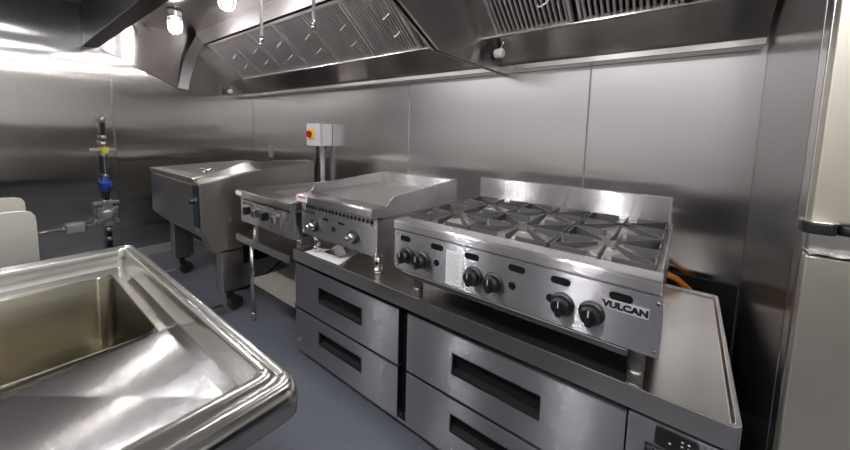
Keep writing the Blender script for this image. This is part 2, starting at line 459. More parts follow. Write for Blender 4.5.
# keep right-handed frame: mirror x
xdir = ydir.cross(zdir)
rot = Matrix((xdir, ydir, zdir)).transposed()
ords = ['leftmost, beside the blank plate at the wall end', 'second from the left wall', 'third from the left wall', 'fourth from the left wall',
        'fifth from the left wall', 'rightmost, beside the hood divider']
xs1 = [-3.865, -3.455, -3.045, -2.635, -2.225, -1.812]
xs2 = [-.885, -.46]
lst = [(x, 'baffle grease filter of the long hood, ' + ords[i], 'grease filters of the long hood') for i, x in enumerate(xs1)] + \
      [(xs2[0], 'baffle grease filter of the shorter hood, nearer the divider', 'grease filters of the shorter hood'),
       (xs2[1], 'baffle grease filter of the shorter hood, nearer the refrigerator', 'grease filters of the shorter hood')]
for i, (x, lab, grp) in enumerate(lst):
    o = filt if i == 0 else copy_tree(filt)
    o.rotation_euler = rot.to_euler()
    o.location = Vector((x + (.398 if xdir.x < 0 else 0), FB[0] - .008, FB[1] - .012)) + zdir * .006
    tag(o, lab, 'grease filter', grp)

# vapour proof jar lamps
def make_lamp(x, y):
    t = thing('hood_lamp', (x, y, .79), '', 'hood lamp', 'jar lamps under the hoods')
    zt = .991
    MB().lathe([(.05, 0), (.055, -.012), (.052, -.03), (.047, -.045), (.047, -.06), (.05, -.066)], (x, y, zt)).build('housing', BRIGHT, t)
    MB().lathe([(.040, -.066), (.042, -.09), (.042, -.14), (.037, -.165), (.022, -.182), (.004, -.187)], (x, y, zt), n=20).build('glass_jar', GLASS, t)
    b = MB().lathe([(.012, -.068), (.016, -.085), (.028, -.11), (.030, -.128), (.022, -.148), (.006, -.157)], (x, y, zt), n=16).build('bulb', BULB, t)
    m = MB()
    for k in range(6):
        a = 2 * PI * k / 6; c, s = math.cos(a), math.sin(a)
        m.tube([(x + c * R, y + s * R, zt + h) for R, h in ((.05, -.06), (.051, -.10), (.050, -.15), (.040, -.18), (.015, -.197), (.001, -.199))], .0025, 6)
    for R, h in ((.051, -.09), (.0505, -.14)): m.ring((x, y, zt + h), (0, 0, 1), R, .0025, 20, 6)
    m.build('wire_guard', BRIGHT, t)
    return t
lamp = make_lamp(-3.51, 1.04)
lamp['label'] = 'caged glass jar lamp in the long hood, nearest the left wall'
for x, lab in ((-2.53, 'caged glass jar lamp in the long hood, second from the left wall'), (-1.37, 'caged glass jar lamp in the long hood, next to the divider'),
               (-.50, 'caged glass jar lamp in the shorter hood over the range')):
    o = copy_tree(lamp); o.location = (x, 1.05, .79); o['label'] = lab

# fire suppression drops
for i, (x, lab) in enumerate(((-1.972, 'slim white suppression drop pipe with ring nozzle, above the broiler'), (-1.472, 'slim white suppression drop pipe with nozzle, above the griddle'))):
    t = thing('suppression_pipe', (x, 1.0, .48), lab, 'pipe', 'suppression drops under the long hood')
    MB().tube([(x, 1.0, .991), (x, 1.0, .53)], .008, 12).build('pipe', WHITEP, t)
    m = MB().lathe([(.012, .05), (.012, .03), (.009, .025), (.009, .01), (.013, .006), (.006, 0)], (x, 1.0, .482))
    m.build('nozzle', CHROME, t)
    if i == 0: MB().ring((x - .012, 1.0, .515), (.4, 1, 0), .024, .0022).build('pull_ring', CHROME, t)
    MB().lathe([(.022, 0), (.022, -.008), (.012, -.014)], (x, 1.0, .991)).build('ceiling_collar', CHROME, t)
for i, (p, q, lab) in enumerate((((-4.27, .92, 1.03), (-4.21, .955, .885), 'short angled steel nipple on the hood end panel, nearer the front lip'),
                                ((-4.27, 1.01, 1.05), (-4.21, 1.055, .96), 'short angled steel nipple on the hood end panel, nearer the lamp'))):
    p = Vector(p); q = Vector(q); p.z = min(p.z, .985)
    t = thing('pipe_nipple', p, lab, 'pipe fitting', 'nipples at the hood end')
    MB().tube([p, q], .007, 10).build('nipple', CHROME, t)
    MB().tube([q, q + (q - p).normalized() * .02], .0105, 8).build('cap', BRIGHT, t)
# detector fittings in the rear corners of the trough
def detector(x, y, z, label, s=1.0):
    t = thing('heat_detector', (x, y, z), label, 'heat detector', 'heat detectors in the hood trough')
    MB().lathe([(.030 * s, 0), (.032 * s, .012), (.028 * s, .02)], (x - .02, y, z), (1, -.15, 0)).build('base', BLACK, t)
    MB().lathe([(.024 * s, .02), (.026 * s, .03), (.026 * s, .062), (.018 * s, .07), (.004, .072)], (x - .02, y, z), (1, -.15, 0)).build('cap', WHITEP, t)
    MB().tube([(x + .02, y + .01, z + .03), (x + .05, y - .005, z + .06)], .007, 8).build('lever', CHROME, t)
    MB().tube([(x - .03, y, z), (x - .06, y + .02, z - .01)], .008, 8).build('stub', GREYM, t)
    return t
detector(-.905, 1.80, .465, 'white capped heat detector at the hood divider', 1.0)
detector(-4.19, 1.74, .43, 'small white capped detector in the far left hood corner', .95)

# ------------------------------------------------------------------ wall fittings on the back wall
t = thing('isolator_switch', (-2.83, 1.98, -.13), 'white wall box with a red and yellow rotary switch', 'switch box')
MB().box(-2.93, -2.72, 1.935, 2.048, -.13, .078, .006).build('box_body', WHITEP, t)
cov = MB().box(-2.932, -2.718, 1.905, 1.934, -.132, .080, .006).build('front_cover', plain('lilac_cover', (.66, .63, .70), .45), t)
MB().prism(rrect(-2.885, -2.80, -.075, .03, .008, 3), 'y', 1.899, 1.9045).build('yellow_plate', YELLOW, t)
m = MB().lathe([(.030, 0), (.032, .006), (.032, .018), (.027, .024), (.024, .026)], (-2.865, 1.899, -.02), (0, -1, 0), 20)
m.box(-2.872, -2.858, 1.862, 1.874, -.046, .006, .003)
m.build('red_knob', RED, t)
MB().lathe([(.022, 0), (.022, .03), (.016, .035)], (-2.80, 1.99, -.1655)).build('cable_gland', WHITEP, t)
m = MB().tube([(-2.80, 1.995, -.166), (-2.80, 1.995, -.62), (-2.80, 1.995, -1.2)], .022, 16)
tag(m.build('conduit_pipe', GREYM), 'thick grey conduit dropping from the switch box', 'conduit')
m = MB().tube([(-2.90, 2.0, -.131), (-2.90, 2.005, -.25), (-2.93, 2.01, -.33), (-2.95, 2.015, -.6), (-2.95, 2.015, -1.2)], .011, 10)
tag(m.build('power_cable', BLACK), 'thin dark cable running down left of the grey conduit', 'cable')
t = thing('wall_socket', (-3.88, 2.045, -.31), 'small grey socket plate on the back wall above the braising pan', 'socket')
MB().box(-3.92, -3.845, 2.040, 2.049, -.31, -.165, .002).build('plate', GREYM, t)
MB().box(-3.905, -3.86, 2.036, 2.0395, -.285, -.19, .002).build('outlet', GREYM, t)

# ------------------------------------------------------------------ gas line on the left wall
gx, gy = -4.245, .66
t = thing('gas_line', (gx, gy, -1.2), 'black wall gas pipe with yellow valve, blue regulator and silver meter', 'gas pipe')
m = MB().tube([(gx, gy, .06), (gx, gy, -1.28)], .020)
m.build('pipe', BLACK, t)
m = MB().tube([(-4.299, gy, .085), (-4.26, gy, .085), (gx, gy, .07), (gx, gy, .03)], .021)
m.lathe([(.038, 0), (.036, .008)], (-4.299, gy, .085), (1, 0, 0)); m.build('elbow', ALU, t)
m = MB()
for z in (-.10, -.26, -.455, -.96, -1.05): MB().lathe([(.021, -.016), (.024, -.012), (.024, .012), (.021, .016)], (gx, gy, z), n=8).build('union_fitting', ALU, t)
MB().lathe([(.021, 0), (.021, -.06)], (gx, gy, -.13)).build('coupling', BRIGHT, t)
m = MB().lathe([(.022, 0), (.026, .01), (.026, .05), (.022, .06)], (gx, gy, -.25), n=10).box(gx + .02, gx + .04, gy - .012, gy + .03, -.245, -.19, .003)
m.build('valve', YELLOWD, t)
m = MB().lathe([(.02, 0), (.034, .012), (.036, .06), (.042, .07), (.042, .09), (.028, .10), (.02, .14)], (gx, gy, -.605))
m.lathe([(.026, 0), (.026, .04), (.018, .045)], (gx, gy, -.545), (.5, 1, 0)); m.build('regulator', BLUE, t)
m = MB().lathe([(.05, 0), (.076, .01), (.076, .02), (.05, .028), (.045, .055), (.03, .06)], (gx - .01, gy, -.815), (1, -.1, 0))
m.box(gx - .02, gx + .02, gy - .035, gy + .035, -.93, -.68, .008)
for k in range(4):
    a = PI / 4 + k * PI / 2
    m.tube([(gx + .0, gy + .08 * math.cos(a), -.815 + .08 * math.sin(a)), (gx + .035, gy + .08 * math.cos(a), -.815 + .08 * math.sin(a))], .016, 6)
m.build('meter_body', ALU, t)
for z in (-.215, -.715, -.905):
    m = MB().box(-4.299, -4.272, gy - .09, gy + .09, z - .013, z + .013, .002)
    m.box(-4.272, -4.228, gy - .03, gy - .024, z - .01, z + .01).box(-4.272, -4.228, gy + .024, gy + .03, z - .01, z + .01)
    m.build('bracket_strut', ALU, t)
t = thing('junction_box', (-4.27, .445, -.945), 'small grey junction box on the left wall beside the gas pipe', 'junction box')
MB().box(-4.298, -4.235, .385, .505, -.95, -.875, .004).build('box_body', GREYM, t)
MB().box(-4.2345, -4.230, .39, .50, -.945, -.88, .002).build('cover', GREYM, t)
m = MB().tube([(-4.28, .384, -.912), (-4.28, .20, -.915), (-4.28, -.2, -.93), (-4.28, -.52, -.935)], .009)
m.lathe([(.015, 0), (.015, -.02)], (-4.28, .384, -.912), (0, 1, 0), 8)
tag(m.build('conduit_pipe', BRIGHT), 'thin bright conduit running left from the junction box', 'conduit')
m = MB().tube([(-4.27, .506, -.905), (-4.262, .54, -.905), (-4.235, .565, -.89), (-4.215, .572, -.85)], .010)
tag(m.build('flexible_conduit', GREYM), 'short grey flexible conduit from junction box to meter', 'conduit')

# ------------------------------------------------------------------ braising pan
t = thing('braising_pan', (-3.05, 1.25, ZF), 'large stainless tilting braising pan in the far corner', 'braising pan')
X0, X1, XC = -3.60, -2.612, -2.50
# pan body: front face upright then slanting back
MB().prism([(.842, -.375), (.842, -.70), (.93, -.80), (1.62, -.80), (1.70, -.70), (1.70, -.352)], 'x', X0, X1, .006).build('pan_body', PANS, t)
# lid, slightly domed
b = bmesh.new(); nx, ny = 8, 8; grid = []
for i in range(nx + 1):
    row = []
    for j in range(ny + 1):
        u, v = i / nx, j / ny
        x = X0 - .004 + (X1 - X0 + .002) * u; y = .836 + .80 * v
        z = -.335 + .03 * v + .022 * (1 - (2 * v - 1) ** 2) * (1 - abs(2 * u - 1) ** 4)
        row.append(b.verts.new((x, y, z)))
    grid.append(row)
for i in range(nx):
    for j in range(ny):
        f = b.faces.new((grid[i][j], grid[i + 1][j], grid[i + 1][j + 1], grid[i][j + 1])); f.smooth = True
edge = [grid[i][0] for i in range(nx + 1)] + [grid[nx][j] for j in range(1, ny + 1)] + [grid[i][ny] for i in range(nx - 1, -1, -1)] + [grid[0][j] for j in range(ny - 1, 0, -1)]
low = [b.verts.new((v.co.x, v.co.y, v.co.z - .034)) for v in edge]
for i in range(len(edge)):
    k = (i + 1) % len(edge); b.faces.new((edge[i], low[i], low[k], edge[k]))
b.faces.new(low[::-1])
m = MB(); m.add(b); lid = m.build('lid', PANS, t)
m = MB().tube([(-2.66, .93, -.318), (-2.66, .93, -.290)], .012)
m.tube([(-2.72, .925, -.286), (-2.62, .955, -.286)], .014); m.build('handle', CHROME, lid)
# console on the right with a peaked housing
b = bmesh.new()
inner = [(.84, -.345), (1.18, -.232), (1.70, -.238)]
outer = [(.835, -.362), (1.23, -.292), (1.70, -.250)]
loin = [(.90, -.842), (1.70, -.852)]
def V(x, p): return b.verts.new((x, p[0], p[1]))
ci = [V(X1 + .004, p) for p in inner]; co = [V(XC, p) for p in outer]
fo = [V(XC, (.835, -.66)), V(XC, (.90, -.842)), V(XC, (1.70, -.852))]; fi = [V(X1 + .004, (.835, -.66)), V(X1 + .004, (.90, -.842)), V(X1 + .004, (1.70, -.852))]
b.faces.new((ci[0], co[0], co[1], ci[1])); b.faces.new((ci[1], co[1], co[2], ci[2]))
b.faces.new((co[0], fo[0], fo[1], fo[2], co[2], co[1])); b.faces.new((ci[0], ci[1], ci[2], fi[2], fi[1], fi[0]))
b.faces.new((ci[0], fi[0], fo[0], co[0])); b.faces.new((fi[0], fi[1], fo[1], fo[0])); b.faces.new((fi[1], fi[2], fo[2], fo[1])); b.faces.new((ci[2], co[2], fo[2], fi[2]))
bmesh.ops.recalc_face_normals(b, faces=b.faces)
bmesh.ops.bevel(b, geom=b.edges[:], offset=.006, segments=2, affect='EDGES')
m = MB(); m.add(b); con = m.build('console', PANS, t)
cp = MB().prism(rrect(-2.607, -2.510, -.655, -.375, .006, 3), 'y', .829, .8345).build('control_panel', CTRL, t)
MB().lathe([(.024, 0), (.024, .008), (.018, .012), (.016, .03), (.012, .034)], (-2.566, .829, -.48), (0, -1, 0)).build('knob', BLACK, cp)
MB().ring((-2.566, .826, -.48), (0, 1, 0), .026, .0025).build('dial_ring', BRIGHT, cp)
MB().box(-2.590, -2.542, .826, .8288, -.435, -.395, .001).build('display', BLACK, cp)
for x0, x1, y0, y1, z1 in ((-2.60, -2.50, .955, 1.10, -.853), (-3.58, -3.48, .955, 1.10, -.801)):
    MB().box(x0, x1, y0, y1, -1.14, z1, .004).build('leg', PANS, t)
for x0, x1 in ((-2.60, -2.50), (-3.58, -3.48)):
    MB().box(x0, x1, 1.50, 1.64, -1.14, -.853 if x0 > -3 else -.801, .004).build('leg', PANS, t)
MB().box(-3.52, -2.57, 1.12, 1.40, -1.0, -.805, .01).build('burner_box', BLACK, t)
for x in (-2.54, -3.53):
    for y in (1.02, 1.57):
        cc = MB().box(x - .05, x + .05, y - .05, y + .05, -1.150, -1.141, .001)
        cc.lathe([(.02, 0), (.02, -.03)], (x, y, -1.15))
        cc.prism([(y - .02, -1.18), (y + .02, -1.18), (y + .06, -1.25), (y + .03, -1.27), (y - .01, -1.24)], 'x', x - .027, x - .022)
        cc.prism([(y - .02, -1.18), (y + .02, -1.18), (y + .06, -1.25), (y + .03, -1.27), (y - .01, -1.24)], 'x', x + .022, x + .027)
        cs = cc.build('caster', BLACK, t)
        MB().lathe([(.035, -.018), (.052, -.016), (.052, .016), (.035, .018)], (x, y + .03, ZF + .052), (1, 0, 0)).build('wheel', RUBBER, cs)
        if y < 1.2:
            MB().prism([(x - .028, y - .055), (x + .028, y - .055), (x + .02, y - .13), (x - .02, y - .13)], 'z', -1.262, -1.25, .002).build('brake_pedal', BRIGHT, cs)
# gas hose on the floor under the pan
m = MB().tube([(-3.2, 1.85, -1.0), (-3.1, 1.75, -1.25), (-2.95, 1.5, -1.295), (-2.8, 1.25, -1.295), (-2.86, 1.1, -1.295)], .013)
tag(m.build('drain_hose', BLACK), 'black hose lying on the floor under the braising pan', 'hose')

# ------------------------------------------------------------------ equipment stand and broiler
t = thing('equipment_stand', (-2.1, 1.4, ZF), 'low stainless equipment stand carrying the broiler, with undershelf', 'stand')
m = MB().box(-2.45, -1.765, 1.03, 1.78, -.722, -.715, .001).box(-2.45, -1.765, 1.03, 1.036, -.765, -.722, .001).box(-2.45, -1.765, 1.774, 1.78, -.765, -.722)
m.box(-2.45, -2.444, 1.036, 1.774, -.765, -.722).box(-1.771, -1.765, 1.036, 1.774, -.765, -.722)
m.build('table_top', TOPS, t)
for x in (-2.29, -1.83):
    for y in ((1.065, 1.72) if x < -2 else (1.25, 1.72)):
        l = MB().tube([(x, y, -.723), (x, y, -1.25)], .016, 14).build('leg', BRIGHT, t)
        MB().lathe([(.016, .0), (.019, .03), (.019, .045), (.016, .0595)], (x, y, -1.31)).build('foot', CHROME, l)
m = MB().box(-2.27, -1.77, 1.065, 1.72, -1.008, -1.0, .001).box(-2.27, -1.77, 1.060, 1.0645, -1.04, -1.0)
m.build('undershelf', SHELF, t)

t = thing('countertop_broiler', (-2.02, 1.35, -.715), 'four knob stainless countertop broiler between braising pan and griddle', 'broiler')
xa, xb = -2.365, -1.71
MB().box(xa + .01, xb - .008, 1.04, 1.68, -.610, -.46, .003).build('body', EQ, t)
fp = MB().box(xa + .004, xb - .004, 1.033, 1.0395, -.612, -.440, .001).build('front_panel', EQ, t)
m = MB()
for k in range(24): m.tube([(xa + .05 + k * .0235, 1.0328, -.459), (xa + .05 + k * .0235, 1.0322, -.459)], .0078, 8)
m.build('vent_hole_row', DARK, fp)
MB().prism([(1.005, -.432), (1.005, -.402), (1.012, -.395), (1.12, -.395), (1.12, -.439), (1.012, -.439)], 'x', xa, xb, .002).build('front_rail', EQ, t)
MB().prism([(1.10, -.455), (1.10, -.394), (1.14, -.392), (1.66, -.405), (1.66, -.455)], 'x', xa, xa + .006).build('side_splash', EQ, t)
MB().prism([(1.10, -.455), (1.10, -.400), (1.66, -.405), (1.66, -.455)], 'x', xb - .006, xb).build('side_splash', EQ, t)
MB().box(xa + .007, xb - .007, 1.655, 1.668, -.455, -.392).build('back_splash', BRIGHT, t)
m = MB().box(xa + .012, xb - .012, 1.121, 1.65, -.458, -.452)
for k in range(26):
    x = xa + .03 + k * .0232
    m.box(x, x + .008, 1.125, 1.645, -.448, -.432, .002)
m.build('grate', GRIDTOP, t)
for k, x in enumerate((-2.235, -2.12, -2.005, -1.885)):
    kb = MB().box(x - .034, x + .034, 1.020, 1.0325, -.555, -.485, .004).build('knob_bezel', BRIGHT, t)
    m = MB().box(x - .014, x + .014, .990, 1.0195, -.545, -.495, .005)
    m.build('knob', CHROME if k % 2 else BLACK, kb)
for x in (xa + .06, xb - .06):
    for y in (1.10, 1.60):
        MB().lathe([(.016, 0), (.020, .01), (.014, .04), (.018, .045), (.018, .104)], (x, y, -.715)).build('foot', CHROME, t)
text_mesh('logo', 'VULCAN', .028, BLACK, t, (-2.265, 1.0325, -.487), stretch=1.3, bold=.0008)
MB().box(xa - .0015, xa + .075, 1.0025, 1.0045, -.428, -.402).build('warning_label', WHITEP, t)

# ------------------------------------------------------------------ chef base
K = 1.03
cx0, cx1 = -1.74, .152
zc = -.67
t = thing('chef_base', (-.8, 1.4, ZF), 'long refrigerated drawer base carrying the range and griddle', 'refrigerated drawer base')
# top with a raised marine edge
m = MB()
out = rrect(cx0, cx1, 1.03, 1.905, .018, 5); inn = rrect(cx0 + .012, cx1 - .012, 1.042, 1.893, .010, 5)
n = len(out)
vo = [m.bm.verts.new((p[0], p[1], zc + .010)) for p in out]; vi = [m.bm.verts.new((p[0], p[1], zc + .010)) for p in inn]
vd = [m.bm.verts.new((p[0], p[1], zc)) for p in rrect(cx0 + .018, cx1 - .018, 1.048, 1.887, .007, 5)]
vb = [m.bm.verts.new((p[0], p[1], zc - .055)) for p in out]; vc = [m.bm.verts.new((p[0], p[1], zc - .055)) for p in inn]
for i in range(n):
    k = (i + 1) % n
    m.bm.faces.new((vo[i], vo[k], vi[k], vi[i])); m.bm.faces.new((vi[i], vi[k], vd[k], vd[i]))
    m.bm.faces.new((vo[i], vb[i], vb[k], vo[k])); m.bm.faces.new((vb[i], vc[i], vc[k], vb[k]))
m.bm.faces.new(vd); m.bm.faces.new(vc)
top = m.build('worktop', TOPS, t)
bv = top.modifiers.new('b', 'BEVEL'); bv.width = .002; bv.segments = 2; bv.limit_method = 'ANGLE'
m = MB().box(-1.715, .137, 1.075, 1.88, -1.245, zc - .056)
m.build('cabinet', DARK, t)
MB().box(-1.720, -1.7155, 1.04, 1.88, -1.245, zc - .056).build('side_panel', EQD, t)
MB().box(.1375, .142, 1.04, 1.88, -1.245, zc - .056).build('side_panel', EQD, t)
MB().box(-1.720, -.085, 1.045, 1.0745, -1.262, -1.2455).build('bottom_rail', EQD, t)
PU1 = (-1.711, -.922); PU2 = (-.872, -.077)
def drawer(x0, x1, z0, z1, hx0, hx1, hz0, hz1, latch=False):
    d = MB()
    y0, y1 = 1.036, 1.070
    d.box(x0, hx0, y0, y1, z0, z1).box(hx1, x1, y0, y1, z0, z1).box(hx0, hx1, y0, y1, z0, hz0).box(hx0, hx1, y0, y1, hz1, z1)
    bmesh.ops.remove_doubles(d.bm, verts=d.bm.verts, dist=.0001)
    o = d.build('drawer', EQD, t)
    h = MB()
    h.poly([(hx0, y0 + .002, hz0), (hx1, y0 + .002, hz0), (hx1, y0 + .034, hz0 + .004), (hx0, y0 + .034, hz0 + .004)])
    h.build('handle_sill', STRIPE, o)
    h = MB().box(hx0, hx1, y0 + .031, y0 + .0335, hz0 + .004, hz1)
    h.build('handle_recess', DARK, o)
    fr = MB().box(hx0 - .004, hx1 + .004, y0 - .0015, y0 - .0002, hz1, hz1 + .004).box(hx0 - .004, hx0, y0 - .0015, y0 - .0002, hz0, hz1).box(hx1, hx1 + .004, y0 - .0015, y0 - .0002, hz0, hz1).box(hx0 - .004, hx1 + .004, y0 - .0015, y0 - .0002, hz0 - .004, hz0)
    fr.build('handle_trim', BLACK, o)
    MB().box(x0 + .002, x1 - .002, y0 - .0012, y0 - .0001, z1 - .006, z1).build('top_edge', BRIGHT, o)
    if latch:
        MB().lathe([(.014, 0), (.015, .004), (.008, .007)], (x0 + .028, y0, (z0 + z1) / 2 - .06), (0, -1, 0)).build('lock', CHROME, o)
    return o
zt, zm, zb = -.742, -1.000, -1.245
for (x0, x1), (h0, h1) in ((PU1, (-1.491, -1.160)), (PU2, (-.643, -.314))):
    drawer(x0, x1, zm + .004, zt, h0, h1, -.902, -.824)
    drawer(x0, x1, zb, zm - .006, h0, h1, -1.140, -1.072, latch=(x0 < -1))
cpn = MB().box(-.072, .142, 1.036, 1.0745, -1.245, zt + .005, .001).build('compressor_panel', EQD, t)
MB().prism(rrect(-.010, .080, -.792, -.742, .006, 3), 'y', 1.030, 1.0355).build('controller', BLACK, cpn)
m = MB()
for x, z in ((.045, -.757), (.058, -.757), (.045, -.769), (.058, -.769), (.02, -.775)): m.box(x, x + .005, 1.0292, 1.0298, z, z + .004)
m.build('controller_button', WHITEP, cpn)
pl = MB().box(-.030, .065, 1.0325, 1.0355, -.826, -.798, .001).build('name_plate', BLACK, cpn)
m = MB().box(-.032, .067, 1.0315, 1.0325, -.799, -.7975).box(-.032, .067, 1.0315, 1.0325, -.8275, -.826).box(-.0335, -.032, 1.0315, 1.0325, -.8275, -.7975).box(.067, .0685, 1.0315, 1.0325, -.8275, -.7975)
m.build('plate_border', BRIGHT, pl)
text_mesh('plate_text', 'HOSHIZAKI', .0195, BRIGHT, pl, (.0175, 1.0322, -.812), bold=.0006)
m = MB()
for k in range(12): m.box(-.05, .105, 1.034, 1.0358, -.90 - k * .025, -.892 - k * .025)
m.build('vent_slots', DARK, cpn)
for x in (-1.62, -.05):
    for y in (1.15, 1.80):
        MB().lathe([(.04, 0), (.045, .004), (.02, .012), (.02, .0645)], (x, y, ZF)).build('foot', RUBBER, t)

# papers on the worktop
b = bmesh.new(); P = [(-1.655, 1.055), (-1.655, 1.135), (-1.42, 1.275), (-1.36, 1.06)]
def sheet(P, z, lift, name, mat, label, cat, n=8):
    m = MB(); G = []
    for i in range(n + 1):
        r = []
        for j in range(n + 1):
            u, v = i / n, j / n
            a = Vector(P[0]).lerp(Vector(P[3]), u); c = Vector(P[1]).lerp(Vector(P[2]), u); q = a.lerp(c, v)
            r.append(m.bm.verts.new((q.x, q.y, z + lift * (u ** 3) * v)))
        G.append(r)
    for i in range(n):
        for j in range(n):
            f = m.bm.faces.new((G[i][j], G[i + 1][j], G[i + 1][j + 1], G[i][j + 1])); f.smooth = True
    o = m.build(name, mat)
    so = o.modifiers.new('s', 'SOLIDIFY'); so.thickness = .0025; so.offset = 1
    return tag(o, label, cat)
sheet(P, zc + .0006, .012, 'instruction_booklet', PAPER, 'white printed booklet lying on the worktop under the griddle', 'booklet')
m = MB().prism([(-1.545, -.655), (-1.455, -.589), (-1.405, -.650)], 'y', 1.150, 1.153).prism([(-1.545, -.655), (-1.405, -.650), (-1.405, -.655)], 'y', 1.10, 1.15)
tag(m.build('metal_bracket', BRIGHT), 'small bent steel bracket standing on the booklet under the griddle', 'bracket')

# ------------------------------------------------------------------ griddle
t = thing('griddle', (-1.38, 1.4, zc), 'two knob stainless countertop griddle left of the range', 'griddle')
xa, xb = -1.686, -1.094
MB().box(xa + .008, xb - .012, 1.068, 1.735, -.562, -.40, .002).build('body', EQ, t)
fp = MB().box(xa + .004, xb + .012, 1.060, 1.0675, -.565, -.386, .001).build('front_panel', EQ, t)
m = MB()
for k in range(19): m.tube([(xa + .055 + k * .0285, 1.0598, -.406), (xa + .055 + k * .0285, 1.0590, -.406)], .0098, 10)
m.build('vent_hole_row', DARK, fp)
for x in (-1.463, -1.340): MB().prism(rrect(x - .022, x + .022, -.457, -.447, .004, 3), 'y', 1.0590, 1.0598).build('sight_slot', DARK, fp)
for x, z in ((xa + .02, -.55), (xb - .0, -.55), (xb - .02, -.42)):
    MB().lathe([(.006, 0), (.004, .003)], (x, 1.06, z), (0, -1, 0), 10).build('screw', CHROME, fp)
text_mesh('logo', 'VULCAN', .026, BLACK, t, (-1.622, 1.0598, -.435), stretch=1.2, bold=.0006)
rail = MB().prism([(1.034, -.378), (1.034, -.346), (1.042, -.338), (1.13, -.338), (1.13, -.3845), (1.045, -.3845)], 'x', xa, xb, .002).build('front_rail', EQ, t)
MB().box(xa + .006, xb - .006, 1.131, 1.690, -.352, -.341).build('griddle_plate', GRIDTOP, t)
side = [(1.06, -.386), (1.06, -.3385), (1.115, -.3385), (1.150, -.298), (1.200, -.294), (1.700, -.262), (1.735, -.262), (1.735, -.386)]
MB().prism(side, 'x', xa - .001, xa + .005, .0008).build('side_splash', EQ, t)
side = [(1.10, -.388), (1.10, -.3385), (1.130, -.3385), (1.176, -.300), (1.230, -.297), (1.700, -.262), (1.735, -.262), (1.735, -.388)]
MB().prism(side, 'x', xb - .005, xb + .001, .0008).build('side_splash', EQ, t)
MB().box(xa + .006, xb - .006, 1.700, 1.735, -.40, -.262, .002).build('back_splash', EQ, t)
MB().box(xa + .006, xb - .006, 1.690, 1.6995, -.352, -.333, .001).build('plate_weld', BRIGHT, t)
MB().box(xb - .012, xb + .004, 1.10, 1.74, -.393, -.3885, .001).build('body_flange', BRIGHT, t)
for x, z in ((-1.565, -.503), (-1.242, -.499)):
    kb = MB().lathe([(.034, 0), (.034, .006), (.030, .010)], (x, 1.0598, z), (0, -1, 0), 28).build('knob_bezel', BLACK, t)
    MB().lathe([(.0225, .010), (.0225, .012), (.020, .026), (.015, .030)], (x, 1.0598, z), (0, -1, 0), 24).build('knob_skirt', BRIGHT, kb)
    MB().lathe([(.013, .030), (.012, .048), (.009, .051)], (x, 1.0598, z), (0, -1, 0), 20).build('knob', BRIGHT, kb)
MB().lathe([(.013, 0), (.013, .004), (.008, .005)], (-1.398, 1.0598, -.49), (0, -1, 0)).build('pilot_hole', BLACK, fp)
st = MB().box(xa - .0008, xa + .095, 1.0310, 1.0332, -.378, -.345).build('warning_label', WHITEP, t)
m = MB().box(xa + .012, xa + .088, 1.0302, 1.0309, -.359, -.351); m.build('label_print', PRINTR, st)
for x in (xa + .09, xb - .02):
    for y in (1.10, 1.66):
        l = MB().lathe([(.017, .012), (.021, .010), (.021, .035), (.017, .04), (.020, .045), (.020, .1065)], (x, y, zc + .0005), n=20).build('leg', CHROME, t)
        MB().lathe([(.012, 0), (.016, .003), (.016, .012)], (x, y, zc + .0005)).build('foot', BRIGHT, l)

# ------------------------------------------------------------------ six burner range
t = thing('gas_range', (-.48, 1.4, zc), 'stainless six burner countertop gas range with six black knobs', 'gas range')
xa, xb = -.937, -.028
zdeck = -.385
MB().box(xa + .006, xb - .004, 1.020, 1.77, -.545, zdeck - .012, .002).build('body', EQ, t)
m = MB().prism([(1.0, zdeck - .01), (1.02, -.3535), (1.78, -.3535), (1.78, -.548), (1.012, -.548)], 'x', xb - .004, xb)
m.build('side_panel', EQ, t)
m = MB().prism([(1.02, zdeck - .01), (1.02, -.3535), (1.78, -.3535), (1.78, -.548), (1.02, -.548)], 'x', xa, xa + .004)
m.build('side_panel', EQ, t)
fp = MB().box(-.915, -.016, 1.001, 1.0115, -.546, -.386, .0012).build('front_panel', EQD, t)
MB().prism([(.998, -.379), (.998, -.352), (1.004, -.346), (1.075, -.346), (1.075, -.385), (1.003, -.385)], 'x', -.925, -.024, .0015).build('front_rail', EQ, t)
MB().box(xa + .006, xb - .006, 1.0755, 1.745, zdeck - .010, zdeck - .002).build('burner_deck', GRIDTOP, t)
MB().box(xa + .01, xb - .008, 1.025, 1.765, -.551, -.5465).build('underside_shade', DARK, t)  # black plate added to deepen the shade under the range
MB().box(-.880, -.085, 1.0, 1.02, -.567, -.5485, .002).build('crumb_tray', BRIGHT, t)
g = MB().box(-.946, -.034, 1.755, 1.783, -.372, -.238, .003).box(-.946, -.034, 1.735, 1.7545, -.372, -.358, .001)
g.build('back_guard', EQ, t)
for i, x in enumerate((-.862, -.708, -.560, -.398, -.264, -.110)):
    w = .028 if i else .026
    s = MB().prism(rrect(x - w, x + w, -.424, -.402, .010, 4), 'y', 1.0004, 1.0009).build('slot', DARK, fp)
for x, z in ((-.708, -.473), (-.410, -.472), (-.290, -.473)):
    MB().lathe([(.0125, 0), (.0125, .0006)], (x, 1.0008, z), (0, -1, 0), 16).build('pilot_hole', DARK, fp)
for x, z in ((-.905, -.397), (-.905, -.530), (-.028, -.403), (-.028, -.530)):
    MB().lathe([(.0065, 0), (.0055, .003), (.003, .004)], (x, 1.0008, z), (0, -1, 0), 12).build('screw', CHROME, fp)
